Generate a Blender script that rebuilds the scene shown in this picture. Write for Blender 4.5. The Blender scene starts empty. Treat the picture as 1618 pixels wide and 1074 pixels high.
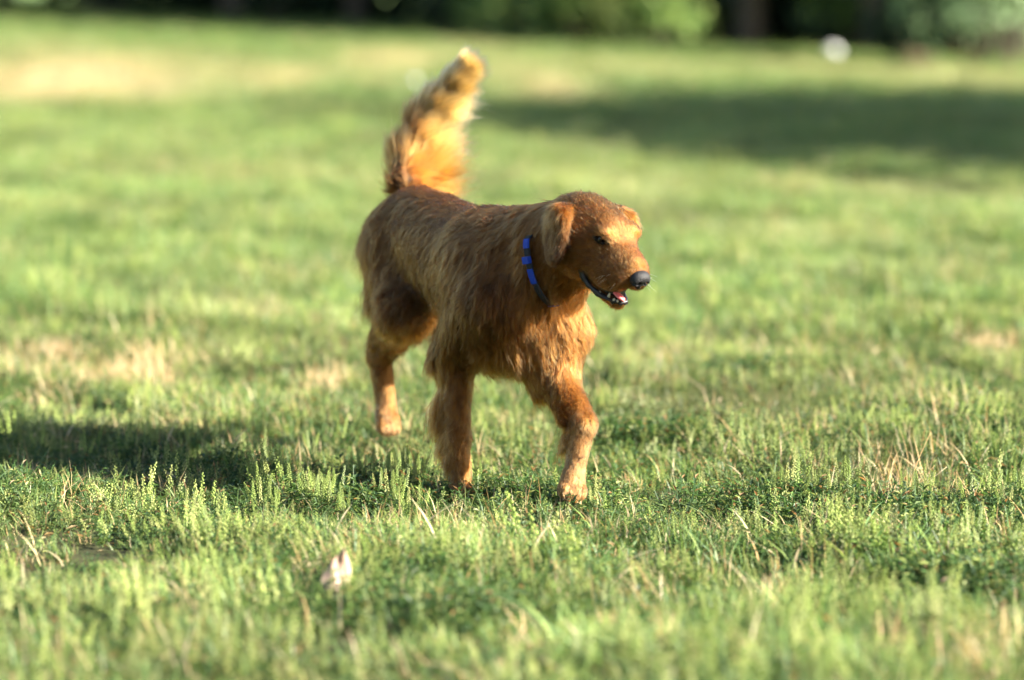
import bpy, math, random
import numpy as np
from mathutils import Vector

# ------------------------------------------------------------------ camera, sky, sun, exposure
R_ = math.radians
SC = bpy.context.scene
COL = SC.collection
F = 4719.0                       # focal length in photograph pixels (105 mm on 36 mm / 1618 px)
CAM_H, PITCH = 1.09, R_(6.85)

cam = bpy.data.cameras.new('camera')
cam.lens = 105.0; cam.sensor_width = 36.0
cam.clip_start = 0.1; cam.clip_end = 3000.0
cam.dof.use_dof = True
cam.dof.focus_distance = 6.16
cam.dof.aperture_fstop = 1.68
cam_o = bpy.data.objects.new('camera', cam); COL.objects.link(cam_o)
cam_o.location = (0, 0, CAM_H)
cam_o.rotation_euler = (math.pi/2 - PITCH, 0, 0)
SC.camera = cam_o

SUN_EL, SUN_AZ = R_(26.0), R_(-18.0)      # azimuth measured from +X towards +Y
world = bpy.data.worlds.new('World'); SC.world = world; world.use_nodes = True
wn = world.node_tree
sky = wn.nodes.new('ShaderNodeTexSky'); sky.sky_type = 'NISHITA'; sky.sun_disc = False
sky.sun_elevation = SUN_EL; sky.sun_rotation = math.pi/2 - SUN_AZ
wn.links.new(sky.outputs[0], wn.nodes['Background'].inputs[0])
wn.nodes['Background'].inputs[1].default_value = 0.05
sun = bpy.data.lights.new('sun', 'SUN'); sun.energy = 5.0; sun.angle = R_(0.55); sun.color = (1.0, 0.93, 0.80)
sun_o = bpy.data.objects.new('sun', sun); COL.objects.link(sun_o)
sdir = Vector((math.cos(SUN_AZ)*math.cos(SUN_EL), math.sin(SUN_AZ)*math.cos(SUN_EL), math.sin(SUN_EL)))
sun_o.rotation_euler = sdir.to_track_quat('Z', 'Y').to_euler()
sun_o.location = sdir*60

SC.view_settings.view_transform = 'Standard'; SC.view_settings.look = 'None'
SC.view_settings.gamma = 1.0; SC.view_settings.use_curve_mapping = False
SC.view_settings.exposure = 2.95
SC.render.engine = 'CYCLES'
SC.cycles.max_bounces = 8; SC.cycles.diffuse_bounces = 3; SC.cycles.glossy_bounces = 3
SC.cycles.transmission_bounces = 6; SC.cycles.transparent_max_bounces = 8
SC.cycles.sample_clamp_indirect = 6.0
SC.cycles.use_denoising = True
try:
    SC.cycles_curves.shape = 'RIBBONS'; SC.cycles_curves.subdivisions = 2
except Exception: pass

rng = np.random.default_rng(7); random.seed(7)

# ------------------------------------------------------------------ small helpers
_cp, _sp = math.cos(PITCH), math.sin(PITCH)
def at(px, py, Y):
    """metres: where the sight line through a photograph pixel meets the depth Y"""
    dx, dy = (px-809.0)/F, (537.0-py)/F
    d = np.array([dx, dy*_sp+_cp, dy*_cp-_sp])
    return d*(Y/d[1]) + np.array([0, 0, CAM_H])
def on_ground(px, py):
    Y = 6.0
    d = at(px, py, 1.0)-np.array([0, 0, CAM_H])
    lo, hi = 2.0, 200.0
    for _ in range(60):
        Y = 0.5*(lo+hi); p = np.array([0, 0, CAM_H])+d*Y
        if p[2] > ground_z(p[0], p[1]): lo = Y
        else: hi = Y
    return p
def sstep(a, b, x):
    t = np.clip((x-a)/(b-a), 0, 1); return t*t*(3-2*t)
def unit(v):
    v = np.asarray(v, float); return v/np.maximum(np.linalg.norm(v, axis=-1, keepdims=True), 1e-9)
def lownoise(p, s, seed):
    """smooth pseudo noise in about -1..1 of points p (n,3) with wavelength s"""
    r = np.random.default_rng(seed); out = 0
    for _ in range(5):
        k = unit(r.normal(size=3))*2*math.pi/s*r.uniform(.6, 1.5)
        out = out+np.sin(p@k+r.uniform(0, 6.28))
    return out/2.6
def ground_z(x, y):
    A = sstep(12, 46, y)
    hill = A*0.33*np.clip(1-np.asarray(x)/8.2, 0, 4.0)
    bump = 0.010*np.sin(x*5.1+1.3*np.sin(y*2.3))*np.sin(y*4.3+.7)+0.012*np.sin(x*2.1+y*1.7)
    return hill+bump*(1-A)-0.008
def tag(o, label=None, cat=None, group=None, kind=None):
    if label: o['label'] = label
    if cat: o['category'] = cat
    if group: o['group'] = group
    if kind: o['kind'] = kind
    return o
def empty(name, loc):
    o = bpy.data.objects.new(name, None); COL.objects.link(o); o.location = loc
    o.empty_display_size = .1
    return o
def link_mesh(name, me, mat=None, parent=None, loc=None):
    if mat is not None and not me.materials:
        for m in (mat if isinstance(mat, (list, tuple)) else [mat]): me.materials.append(m)
    o = bpy.data.objects.new(name, me); COL.objects.link(o)
    if loc is not None: o.location = loc
    if parent is not None:
        o.parent = parent
        if loc is None: o.location = -np.array(parent_loc(parent))
    return o
def parent_loc(p):
    l = np.array(p.location)
    while p.parent is not None:
        p = p.parent; l = l+np.array(p.location)
    return l
def mesh_np(name, V, Fc, cols=None, smooth=True, mats=None):
    me = bpy.data.meshes.new(name)
    me.from_pydata([tuple(map(float, v)) for v in V], [], [tuple(map(int, f)) for f in Fc])
    if cols is not None:
        a = me.attributes.new('tone', 'FLOAT_COLOR', 'POINT')
        c = np.ones((len(V), 4), np.float32); c[:, :3] = cols
        a.data.foreach_set('color', c.ravel())
    if smooth: me.polygons.foreach_set('use_smooth', [True]*len(me.polygons))
    me.update()
    return me

# ------------------------------------------------------------------ materials
def new_mat(name):
    m = bpy.data.materials.new(name); m.use_nodes = True
    nt = m.node_tree; nt.nodes.clear()
    out = nt.nodes.new('ShaderNodeOutputMaterial')
    return m, nt, out
def N(nt, t, **kw):
    n = nt.nodes.new(t)
    for k, v in kw.items(): setattr(n, k, v)
    return n
def simple(name, col, rough=.6, spec=.4, noise=0.0, scale=40, bump=0.0, coat=0.0):
    m, nt, out = new_mat(name)
    b = N(nt, 'ShaderNodeBsdfPrincipled'); nt.links.new(b.outputs[0], out.inputs[0])
    b.inputs['Roughness'].default_value = rough; b.inputs['Specular IOR Level'].default_value = spec
    b.inputs['Coat Weight'].default_value = coat; b.inputs['Coat Roughness'].default_value = .15
    if noise > 0 or bump > 0:
        tc = N(nt, 'ShaderNodeTexCoord'); nz = N(nt, 'ShaderNodeTexNoise')
        nz.inputs['Scale'].default_value = scale; nz.inputs['Detail'].default_value = 4
        nt.links.new(tc.outputs['Object'], nz.inputs['Vector'])
        mx = N(nt, 'ShaderNodeMix', data_type='RGBA')
        mx.inputs[6].default_value = (*[c*(1-noise) for c in col], 1)
        mx.inputs[7].default_value = (*[min(1, c*(1+noise)) for c in col], 1)
        nt.links.new(nz.outputs[0], mx.inputs[0]); nt.links.new(mx.outputs[2], b.inputs['Base Color'])
        if bump > 0:
            bp = N(nt, 'ShaderNodeBump'); bp.inputs['Strength'].default_value = bump; bp.inputs['Distance'].default_value = .002
            nt.links.new(nz.outputs[0], bp.inputs['Height']); nt.links.new(bp.outputs[0], b.inputs['Normal'])
    else: b.inputs['Base Color'].default_value = (*col, 1)
    return m
def tone_mat(name, rough=.7, spec=.2):
    m, nt, out = new_mat(name)
    b = N(nt, 'ShaderNodeBsdfPrincipled'); nt.links.new(b.outputs[0], out.inputs[0])
    a = N(nt, 'ShaderNodeAttribute', attribute_name='tone')
    nt.links.new(a.outputs['Color'], b.inputs['Base Color'])
    b.inputs['Roughness'].default_value = rough; b.inputs['Specular IOR Level'].default_value = spec
    return m
def fur_mat():
    m, nt, out = new_mat('fur')
    h = N(nt, 'ShaderNodeBsdfHairPrincipled'); h.model = 'CHIANG'; h.parametrization = 'COLOR'
    a = N(nt, 'ShaderNodeAttribute', attribute_name='tone')
    nt.links.new(a.outputs['Color'], h.inputs['Color'])
    h.inputs['Roughness'].default_value = .38; h.inputs['Radial Roughness'].default_value = .55
    h.inputs['Coat'].default_value = 0.0; h.inputs['IOR'].default_value = 1.19
    nt.links.new(h.outputs[0], out.inputs[0])
    return m
def leaf_mat(name, trans=.38, rough=.5, spec=.35):
    """green blades: colour from the piece, shifted towards straw and light/dark by the tuft it belongs to"""
    m, nt, out = new_mat(name)
    L = nt.links.new
    a = N(nt, 'ShaderNodeAttribute', attribute_name='tone')
    t = N(nt, 'ShaderNodeAttribute', attribute_name='dry', attribute_type='INSTANCER')
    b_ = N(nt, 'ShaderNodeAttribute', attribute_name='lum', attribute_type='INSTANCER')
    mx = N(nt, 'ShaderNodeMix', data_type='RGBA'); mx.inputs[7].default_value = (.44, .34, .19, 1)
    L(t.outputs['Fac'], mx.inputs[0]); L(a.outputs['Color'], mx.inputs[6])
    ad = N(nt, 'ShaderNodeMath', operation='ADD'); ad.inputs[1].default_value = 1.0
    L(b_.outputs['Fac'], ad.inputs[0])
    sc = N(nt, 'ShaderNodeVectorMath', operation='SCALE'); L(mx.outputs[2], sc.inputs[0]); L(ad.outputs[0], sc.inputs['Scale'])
    d = N(nt, 'ShaderNodeBsdfPrincipled'); d.inputs['Roughness'].default_value = rough; d.inputs['Specular IOR Level'].default_value = spec
    tr = N(nt, 'ShaderNodeBsdfTranslucent')
    L(sc.outputs[0], d.inputs['Base Color'])
    hs = N(nt, 'ShaderNodeHueSaturation'); hs.inputs['Value'].default_value = 1.35; hs.inputs['Saturation'].default_value = 1.1
    hs.inputs['Hue'].default_value = .497
    L(sc.outputs[0], hs.inputs['Color']); L(hs.outputs[0], tr.inputs['Color'])
    ms = N(nt, 'ShaderNodeMixShader'); ms.inputs[0].default_value = trans
    L(d.outputs[0], ms.inputs[1]); L(tr.outputs[0], ms.inputs[2]); L(ms.outputs[0], out.inputs[0])
    return m
def ground_mat():
    m, nt, out = new_mat('lawn_ground'); L = nt.links.new
    b = N(nt, 'ShaderNodeBsdfPrincipled'); b.inputs['Roughness'].default_value = .9; b.inputs['Specular IOR Level'].default_value = .1
    L(b.outputs[0], out.inputs[0])
    g = N(nt, 'ShaderNodeNewGeometry')
    dry = N(nt, 'ShaderNodeAttribute', attribute_name='dry'); far = N(nt, 'ShaderNodeAttribute', attribute_name='far')
    n1 = N(nt, 'ShaderNodeTexNoise'); n1.inputs['Scale'].default_value = 9; n1.inputs['Detail'].default_value = 6
    n2 = N(nt, 'ShaderNodeTexNoise'); n2.inputs['Scale'].default_value = .55; n2.inputs['Detail'].default_value = 5
    L(g.outputs['Position'], n1.inputs['Vector']); L(g.outputs['Position'], n2.inputs['Vector'])
    soil = N(nt, 'ShaderNodeMix', data_type='RGBA'); soil.inputs[6].default_value = (.014, .020, .008, 1); soil.inputs[7].default_value = (.055, .050, .022, 1)
    L(n1.outputs[0], soil.inputs[0])
    gr = N(nt, 'ShaderNodeMix', data_type='RGBA'); gr.inputs[6].default_value = (.092, .158, .056, 1); gr.inputs[7].default_value = (.155, .210, .080, 1)
    L(n2.outputs[0], gr.inputs[0])
    st = N(nt, 'ShaderNodeMix', data_type='RGBA'); st.inputs[7].default_value = (.39, .29, .17, 1)
    L(gr.outputs[2], st.inputs[6]); L(dry.outputs['Fac'], st.inputs[0])
    mx = N(nt, 'ShaderNodeMix', data_type='RGBA'); L(far.outputs['Fac'], mx.inputs[0]); L(soil.outputs[2], mx.inputs[6]); L(st.outputs[2], mx.inputs[7])
    L(mx.outputs[2], b.inputs['Base Color'])
    bp = N(nt, 'ShaderNodeBump'); bp.inputs['Strength'].default_value = .6; bp.inputs['Distance'].default_value = .03
    L(n1.outputs[0], bp.inputs['Height']); L(bp.outputs[0], b.inputs['Normal'])
    return m
def bark_mat():
    return simple('bark', (.075, .058, .042), .9, .1, .5, 14, .9)

M_FUR = fur_mat(); M_SKIN = tone_mat('dog_skin'); M_LEAF = leaf_mat('lawn_blade', .42); M_BARK = bark_mat()
M_CROWN = leaf_mat('tree_leaf', .30, .55, .25)

# ------------------------------------------------------------------ ground sheet
# places where the lawn is dry: (photo x, photo y, half width px, half height px, amount)
DRY = [(120, 125, 190, 34, .85), (60, 85, 120, 18, .35), (330, 118, 110, 22, .45), (445, 128, 75, 20, .60), (620, 97, 85, 16, .65), (250, 160, 90, 15, .45),
       (880, 140, 60, 14, .75), (820, 118, 90, 18, .40), (1000, 110, 150, 12, .35), (1300, 112, 170, 10, .35), (1500, 128, 170, 12, .40), (600, 130, 60, 10, .3),
       (760, 80, 80, 10, .3), (960, 270, 220, 22, .18), (1400, 310, 220, 30, .22), (200, 290, 300, 30, .12),
       (380, 500, 90, 26, .22), (420, 470, 120, 30, .12), (1280, 380, 160, 40, .12), (1000, 330, 150, 30, .25)]
def project(P):
    d = np.asarray(P, float)-np.array([0, 0, CAM_H])
    z = d[..., 1]*_cp-d[..., 2]*_sp; v = d[..., 1]*_sp+d[..., 2]*_cp
    z = np.maximum(z, .2)
    return 809+F*d[..., 0]/z, 537-F*v/z
_dry_xy = []
def dryness(x, y):
    """world-space patches of dry grass (centres and sizes worked out once from where the photo shows them)"""
    if not _dry_xy:
        for px, py, a, b, w in DRY:
            c = on_ground(px, py); f_ = on_ground(px, py-b); n_ = on_ground(px, py+b)
            _dry_xy.append((c[0], c[1], a*c[1]/F, max(.05, (f_[1]-n_[1])/2), w))
    out = np.zeros_like(x)
    wob = .35*np.sin(x*1.9+np.sin(y*.7)*2)+.3*np.sin(y*.9+1.1*np.sin(x*1.3))
    for cx, cy, ax, ay, w in _dry_xy:
        q = ((x-cx)/ax)**2+((y-cy)/ay)**2
        out = np.maximum(out, w*np.exp(-q*(.9+.5*wob)))
    return np.clip(out, 0, 1)
def build_ground():
    ys = np.concatenate([np.linspace(-12, 3, 16), np.arange(3.2, 12, .12), np.arange(12, 60, .7), np.geomspace(60, 900, 26)])
    xs = np.concatenate([-np.geomspace(900, 60, 12), np.arange(-56, -8, 2.0), np.arange(-8, -3, .3), np.arange(-3, 3.01, .1), np.arange(3.3, 8.1, .3), np.arange(10, 57, 2.0), np.geomspace(60, 900, 12)])
    X, Y = np.meshgrid(xs, ys, indexing='ij')
    Z = ground_z(X, Y)
    n, m = X.shape
    V = np.stack([X, Y, Z], -1).reshape(-1, 3)
    i = np.arange(n-1)[:, None]*m+np.arange(m-1)[None]
    Fc = np.stack([i, i+m, i+m+1, i+1], -1).reshape(-1, 4)
    me = mesh_np('ground', V, Fc)
    for nm, val in (('dry', dryness(V[:, 0], V[:, 1])), ('far', sstep(8, 30, V[:, 1]))):
        a = me.attributes.new(nm, 'FLOAT', 'POINT'); a.data.foreach_set('value', val.astype(np.float32))
    tag(link_mesh('ground', me, ground_mat()), kind='structure')
build_ground()
# ------------------------------------------------------------------ trees and shrubs at the far edge of the lawn
def leaf_cloud(r, blobs, n, size, tones, hang=.3):
    """leaf-sized quads spread through lobes (centre, radii); denser towards the outside of each lobe"""
    V = np.zeros((n*4, 3)); Cc = np.zeros((n*4, 3)); Fc = np.arange(n*4).reshape(-1, 4)
    w = np.array([b[1][0]*b[1][1] for b in blobs]); bi = r.choice(len(blobs), n, p=w/w.sum())
    c = np.array([b[0] for b in blobs])[bi]; rad = np.array([b[1] for b in blobs])[bi]
    d = unit(r.normal(size=(n, 3))); q = r.uniform(.35, 1.0, n)**.6
    p = c+d*rad*q[:, None]*(1+.22*lownoise(c+d*rad, .9, 77))[:, None]
    a = unit(r.normal(size=(n, 3))+np.array([0, 0, -hang])); b = unit(np.cross(a, r.normal(size=(n, 3))))
    s = size*r.uniform(.6, 1.3, n)[:, None]
    V[0::4] = p-a*s*.5; V[1::4] = p+b*s*.32; V[2::4] = p+a*s*.6; V[3::4] = p-b*s*.32
    t = np.array(tones)[r.integers(0, len(tones), n)]*r.uniform(.7, 1.3, (n, 1))
    Cc = np.repeat(t, 4, 0)
    return V, Fc, Cc
def stem_tube(V, Fc, pts, rad, n=8):
    o = len(V); pts = np.array(pts, float)
    for i, p in enumerate(pts):
        t = unit(pts[min(i+1, len(pts)-1)]-pts[max(i-1, 0)]); a = unit(np.cross(t, [.31, .9, .2])); b = np.cross(t, a)
        for k in range(n):
            w = 2*math.pi*k/n; V.append(p+rad[i]*(1+.12*math.sin(3*w+i))*(a*math.cos(w)+b*math.sin(w)))
    for i in range(len(pts)-1):
        for k in range(n): Fc.append((o+i*n+k, o+i*n+(k+1) % n, o+(i+1)*n+(k+1) % n, o+(i+1)*n+k))
GREENS = [(.045, .085, .020), (.060, .105, .024), (.035, .070, .022), (.085, .120, .028)]
DULL = [(.016, .030, .013), (.022, .036, .017), (.013, .025, .012)]
def tree_meshes(seed, h, cr, low, tones, n=2600, size=.26):
    r = np.random.default_rng(seed); V, Fc = [], []
    tr = h*.022
    pts = [(0, 0, -.2), (0, 0, .12), (r.normal()*.08, r.normal()*.08, h*.22), (r.normal()*.2, r.normal()*.2, h*.5), (r.normal()*.3, r.normal()*.3, h*.85)]
    stem_tube(V, Fc, pts, [tr*1.7, tr*1.15, tr*.9, tr*.6, tr*.15], 10)
    blobs = []
    for k in range(9):
        a = 2*math.pi*k/9+r.uniform(-.4, .4); z0 = h*r.uniform(.20, .55); rr = cr*r.uniform(.45, .85); z1 = max(low+.6, h*r.uniform(.35, .9))
        e = np.array([math.cos(a)*rr, math.sin(a)*rr, z1]); m_ = np.array([math.cos(a)*rr*.45, math.sin(a)*rr*.45, (z0+z1)/2+.1])
        stem_tube(V, Fc, [(0, 0, z0), m_, e], [tr*.5, tr*.33, tr*.1], 6)
        blobs.append((e, np.array([cr*.55, cr*.55, cr*.42])*r.uniform(.75, 1.15)))
    blobs.append((np.array([0, 0, h*.86]), np.array([cr*.6, cr*.6, h*.15])))
    blobs.append((np.array([0, 0, h*.55]), np.array([cr*.75, cr*.75, h*.22])))
    t = mesh_np('trunk', V, Fc)
    LV, LF_, LC = leaf_cloud(r, blobs, n, size, tones)
    LV[:, 2] = np.maximum(LV[:, 2], low+.1*r.random(len(LV)))
    return t, mesh_np('crown', LV, LF_, LC, smooth=False)
KINDS = [tree_meshes(1, 8.5, 3.0, .9, DULL), tree_meshes(2, 7.0, 2.7, .55, GREENS), tree_meshes(3, 9.5, 3.4, 1.3, DULL), tree_meshes(4, 6.2, 2.5, .35, GREENS)]
def plant_tree(x, y, kind, rot, sc, label, group=None):
    o = empty('tree', (x, y, float(ground_z(x, y)))); o.rotation_euler[2] = rot; o.scale = (sc, sc, sc)
    for nm, me, mat in (('trunk', KINDS[kind][0], M_BARK), ('crown', KINDS[kind][1], M_CROWN)):
        c = link_mesh(nm, me, mat, None); c.parent = o
    return tag(o, label, 'tree', group)
TL = 'full grown leafy tree in the dark blurred tree line, its foot just in view'
TG = 'trees in the row along the far edge of the lawn'
rt = np.random.default_rng(41)
def tree_line(px):
    p = on_ground(px, np.interp(px, [-800, 0, 400, 800, 1200, 1618, 2600], [4, 14, 33, 51, 78, 98, 112])); return p[0], p[1]
for k in range(13):
    x, base = tree_line(-520+k*215+rt.normal()*35)
    plant_tree(x, base-.2+rt.normal()*.4, k % 4, rt.uniform(0, 6.28), rt.uniform(.85, 1.15), TL, TG)
# a second, deeper row that closes the view
for k in range(11):
    x = -15.0+k*2.9+rt.normal()*.4
    plant_tree(x, 53.5-(x+12)*.16+rt.normal()*.8, (k*3+1) % 4, rt.uniform(0, 6.28), rt.uniform(1.0, 1.3), 'tall tree deep in the shade behind the first row of trees', 'trees of the second row')
# the broad tree to the right of the view: its shade is the dark band across the lawn
KINDS.append(tree_meshes(5, 9.0, 5.4, 1.9, DULL, 20000, .34))
plant_tree(20.5, 15.2, 4, .4, 1.12, 'broad tree right of the view, its shade lying across the lawn')
plant_tree(29.0, 14.6, 4, 1.4, 1.0, 'second tree right of the view, farther from the dog')
# far woodland behind everything: reads as one dark mass
UX, UY = np.array([tree_line(q) for q in range(-800, 2601, 100)]).T
r = np.random.default_rng(8); bl = []
for k in range(60):
    x = r.uniform(-48, 48); y = 60+abs(x)*.05+r.uniform(0, 8); bl.append((np.array([x, y, float(ground_z(x, y))+r.uniform(.6, 9)]), np.array([4.0, 2.2, 3.4])*r.uniform(.8, 1.3)))
for k in range(180):                                            # undergrowth between and behind the trunks
    x = -26+52*(k+r.random())/180; y = np.interp(x, UX, UY)+r.uniform(.5, 3.5); bl.append((np.array([x, y, float(ground_z(x, y))+r.uniform(.3, 2.6)]), np.array([1.5, .9, 1.1])*r.uniform(.8, 1.2)))
V_, F_, C_ = leaf_cloud(r, bl, 62000, .55, DULL)
V_[:, 2] = np.maximum(V_[:, 2], ground_z(V_[:, 0], V_[:, 1])-.05)
tag(link_mesh('woodland', mesh_np('woodland', V_, F_, C_, smooth=False), M_CROWN), kind='stuff')
# shrubs at the foot of the trees
def shrub_meshes(seed, w, h, tones, n=900, size=.12):
    r = np.random.default_rng(seed); V, Fc, bl = [], [], []
    for k in range(7):
        a = r.uniform(0, 6.28); q = r.uniform(.1, .5)*w; e = np.array([math.cos(a)*q, math.sin(a)*q, h*r.uniform(.35, .85)])
        stem_tube(V, Fc, [(0, 0, -.05), e*np.array([.5, .5, .5]), e], [.018, .012, .005], 5)
        bl.append((e, np.array([w*.30, w*.30, h*.24])*r.uniform(.8, 1.25)))
    LV, LF_, LC = leaf_cloud(r, bl, n, size, tones)
    LV[:, 2] = np.maximum(LV[:, 2], .04)
    return mesh_np('stem', V, Fc), mesh_np('foliage', LV, LF_, LC, smooth=False)
BRIGHT = [(.15, .24, .07), (.18, .26, .075), (.21, .27, .07), (.12, .19, .06)]
YEL = [(.12, .16, .045), (.15, .165, .05), (.10, .14, .04)]
GREY = [(.14, .21, .10), (.16, .23, .11), (.12, .18, .09)]
SM = [shrub_meshes(11, 1.3, 1.5, BRIGHT), shrub_meshes(12, 1.1, 1.3, YEL), shrub_meshes(13, 1.5, 1.9, GREY), shrub_meshes(14, 1.0, 1.0, DULL),
      shrub_meshes(15, .55, .5, [(.13, .075, .05), (.17, .10, .07), (.09, .07, .045)], 300, .07)]
SHRUBS = [  # photo x of the foot, photo y of the foot, kind, size, label
    (905, 60, 0, .95, 'bright green shrub at the tree line, left of the orange tinged one'),
    (985, 66, 1, .90, 'yellowish shrub with an orange tinge at the tree line, behind the dog'),
    (1035, 69, 0, .75, 'narrow bright green shrub right of the orange tinged shrub'),
    (1140, 76, 1, .75, 'yellow green shrub at the tree line between two dark gaps'),
    (1245, 82, 3, 1.0, 'dull olive shrub in the tree line left of the small pale ball'),
    (1345, 88, 0, .90, 'upright light green shrub rising behind the small pale ball'),
    (1545, 97, 2, 1.05, 'large grey green shrub at the right end of the tree line'),
    (1600, 101, 2, .80, 'grey green shrub cut by the right edge of the picture'),
    (1420, 93, 3, .70, 'low dark shrub in the shade left of the reddish bush'),
    (770, 52, 0, .60, 'small green shrub at the tree line just right of the tail'),
    (700, 47, 3, .80, 'dark shrub in the shade at the tree line above the tail'),
    (430, 33, 3, .80, 'dark shrub at the left of the tree line, almost out of view'),
    (180, 20, 3, .80, 'leftmost dark shrub of the tree line'),
    (1458, 99, 4, .5, 'small reddish bush in front of the dark trees at the right')]
for px, py, kd, sc, lb in SHRUBS:
    p = on_ground(px, py+(13 if not 1100 < px < 1400 else -4))
    o = empty('shrub', p); o.rotation_euler[2] = rt.uniform(0, 6.28); o.scale = (sc, sc, sc)
    for nm, me, mat in (('stem', SM[kd][0], M_BARK), ('foliage', SM[kd][1], M_CROWN)):
        c = link_mesh(nm, me, mat, None); c.parent = o
    tag(o, lb, 'shrub', 'shrubs along the foot of the trees')

# ------------------------------------------------------------------ the lawn: tufts, low weeds, straw
class Patch:
    def __init__(self): self.V, self.F, self.C = [], [], []
    def blade(self, p, az, h, w, lean, col, tip=None, seg=3, fold=0.0):
        o = len(self.V); d = np.array([math.cos(az), math.sin(az), 0]); s = np.array([-d[1], d[0], 0])
        tip = col if tip is None else tip
        for i in range(seg+1):
            t = i/seg; c = p+d*lean*h*t**1.8+UPV*h*(t-.25*lean*t*t); ww = w*(1-.92*t**1.6)/2
            cc = np.array(col)*(1-t)+np.array(tip)*t; cc = cc*(.72+.28*t)
            if i < seg: self.V += [c-s*ww, c+s*ww]; self.C += [cc, cc]
            else: self.V += [c]; self.C += [cc]
        for i in range(seg-1): self.F.append((o+2*i, o+2*i+1, o+2*i+3, o+2*i+2))
        self.F.append((o+2*seg-2, o+2*seg-1, o+2*seg))
    def leaf(self, p, dirv, L, w, col):
        o = len(self.V); d = unit(dirv); s = unit(np.cross(d, UPV+.01)); n = np.cross(s, d)
        self.V += [p, p+d*L*.45+s*w*.5+n*L*.08, p+d*L-n*L*.10, p+d*L*.45-s*w*.5+n*L*.08]
        self.C += [np.array(col)*.8, col, col, col]; self.F += [(o, o+1, o+2), (o, o+2, o+3)]
    def stalk(self, a, b, ra, rb, col):
        o = len(self.V); t = unit(np.asarray(b)-a); u = unit(np.cross(t, [.3, .8, .1])); v = np.cross(t, u)
        for p, r_ in ((a, ra), (b, rb)):
            for k in range(3):
                w = 2.094*k; self.V.append(np.asarray(p)+r_*(u*math.cos(w)+v*math.sin(w))); self.C.append(np.array(col))
        for k in range(3): self.F.append((o+k, o+(k+1) % 3, o+3+(k+1) % 3, o+3+k))
    def bud(self, p, r_, col):
        o = len(self.V)
        for q in ((1,0,0),(0,1,0),(-1,0,0),(0,-1,0),(0,0,1.2),(0,0,-1)): self.V.append(p+np.array(q)*r_); self.C.append(np.array(col)*(1.1 if q[2] > 0 else .9))
        for k in range(4): self.F += [(o+k, o+(k+1) % 4, o+4), (o+(k+1) % 4, o+k, o+5)]
    def mesh(self, name): return mesh_np(name, self.V, self.F, np.clip(np.array(self.C), 0, 1), smooth=False)
UPV = np.array([0, 0, 1.0])
G_BLADE = [(.114, .176, .044), (.145, .204, .052), (.088, .152, .048), (.176, .218, .062), (.096, .160, .062)]
G_LEAF = [(.050, .105, .026), (.065, .125, .030), (.042, .085, .028), (.090, .140, .034)]
SEED = [(.22, .28, .075), (.26, .30, .095), (.19, .25, .070), (.28, .30, .11)]
TAN = [(.46, .33, .16), (.52, .40, .22), (.40, .26, .12), (.55, .45, .29)]
RUST = [(.22, .12, .045), (.25, .16, .06), (.18, .12, .05)]
pick = lambda r, L: np.array(L[r.integers(0, len(L))])*r.uniform(.8, 1.2)
def p_tuft(seed, n=26, h0=.022, h1=.058, R=.035, straw=.08):
    r = np.random.default_rng(seed); P = Patch()
    for k in range(n):
        a = r.uniform(0, 6.28); q = R*math.sqrt(r.random()); h = r.uniform(h0, h1)
        dry = r.random() < straw; col = pick(r, TAN if dry else G_BLADE)
        P.blade(np.array([math.cos(a)*q, math.sin(a)*q, -.004]), a+r.normal()*.8, h, r.uniform(.0018, .0034), r.uniform(.1, .95), col, col*1.1)
    return P.mesh('grass_tuft')
def p_weed(seed, n=11, R=.04):
    r = np.random.default_rng(seed); P = Patch()
    for k in range(n):
        a = r.uniform(0, 6.28); q = R*math.sqrt(r.random()); b = np.array([math.cos(a)*q, math.sin(a)*q, -.004]); h = r.uniform(.016, .050)
        t = b+np.array([r.normal()*.015, r.normal()*.015, h]); P.stalk(b, t, .0008, .0005, pick(r, G_LEAF))
        for j in range(9):
            f = r.uniform(.15, 1.0); aa = r.uniform(0, 6.28)
            col = pick(r, RUST if r.random() < .05 else (SEED if r.random() < .18 else G_LEAF))
            P.leaf(b+(t-b)*f, np.array([math.cos(aa), math.sin(aa), r.uniform(-.1, .9)]), r.uniform(.006, .014), r.uniform(.003, .006), col)
    return P.mesh('low_weed')
def add_spike(P, r, b, t, col, rb=.0024, dens=2.5):
    P.stalk(b, t, .0009, .0004, col*.8); L = np.linalg.norm(t-b); n = int(L/.0030*dens/1.6)
    ax = unit(t-b); u = unit(np.cross(ax, [.4, .7, .1])); v = np.cross(ax, u)
    for j in range(n):
        f = .12+.88*j/n; a = j*2.4+r.uniform(-.4, .4); rr = .0046*(1.15-f*.75)
        P.bud(b+(t-b)*f+(u*math.cos(a)+v*math.sin(a))*rr, rb*(1.1-.45*f)*r.uniform(.7, 1.25), col*r.uniform(.75, 1.25))
def p_spike(seed, n=6):
    r = np.random.default_rng(seed); P = Patch()
    for k in range(n):
        a = r.uniform(0, 6.28); q = .035*math.sqrt(r.random()); b = np.array([math.cos(a)*q, math.sin(a)*q, -.004]); h = r.uniform(.05, .105)
        t = b+np.array([r.normal()*.012, r.normal()*.012, h]); m_ = b+(t-b)*r.uniform(.3, .5)
        P.stalk(b, m_, .0011, .0009, pick(r, G_LEAF))
        add_spike(P, r, m_, t, pick(r, SEED), 0.0024, 1.5)
        for j in range(8):
            aa = r.uniform(0, 6.28); f = r.uniform(.05, .6)
            P.leaf(b+(t-b)*f, np.array([math.cos(aa), math.sin(aa), r.uniform(0, .9)]), r.uniform(.010, .022), r.uniform(.004, .007), pick(r, G_LEAF))
    return P.mesh('seed_weed')
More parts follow.
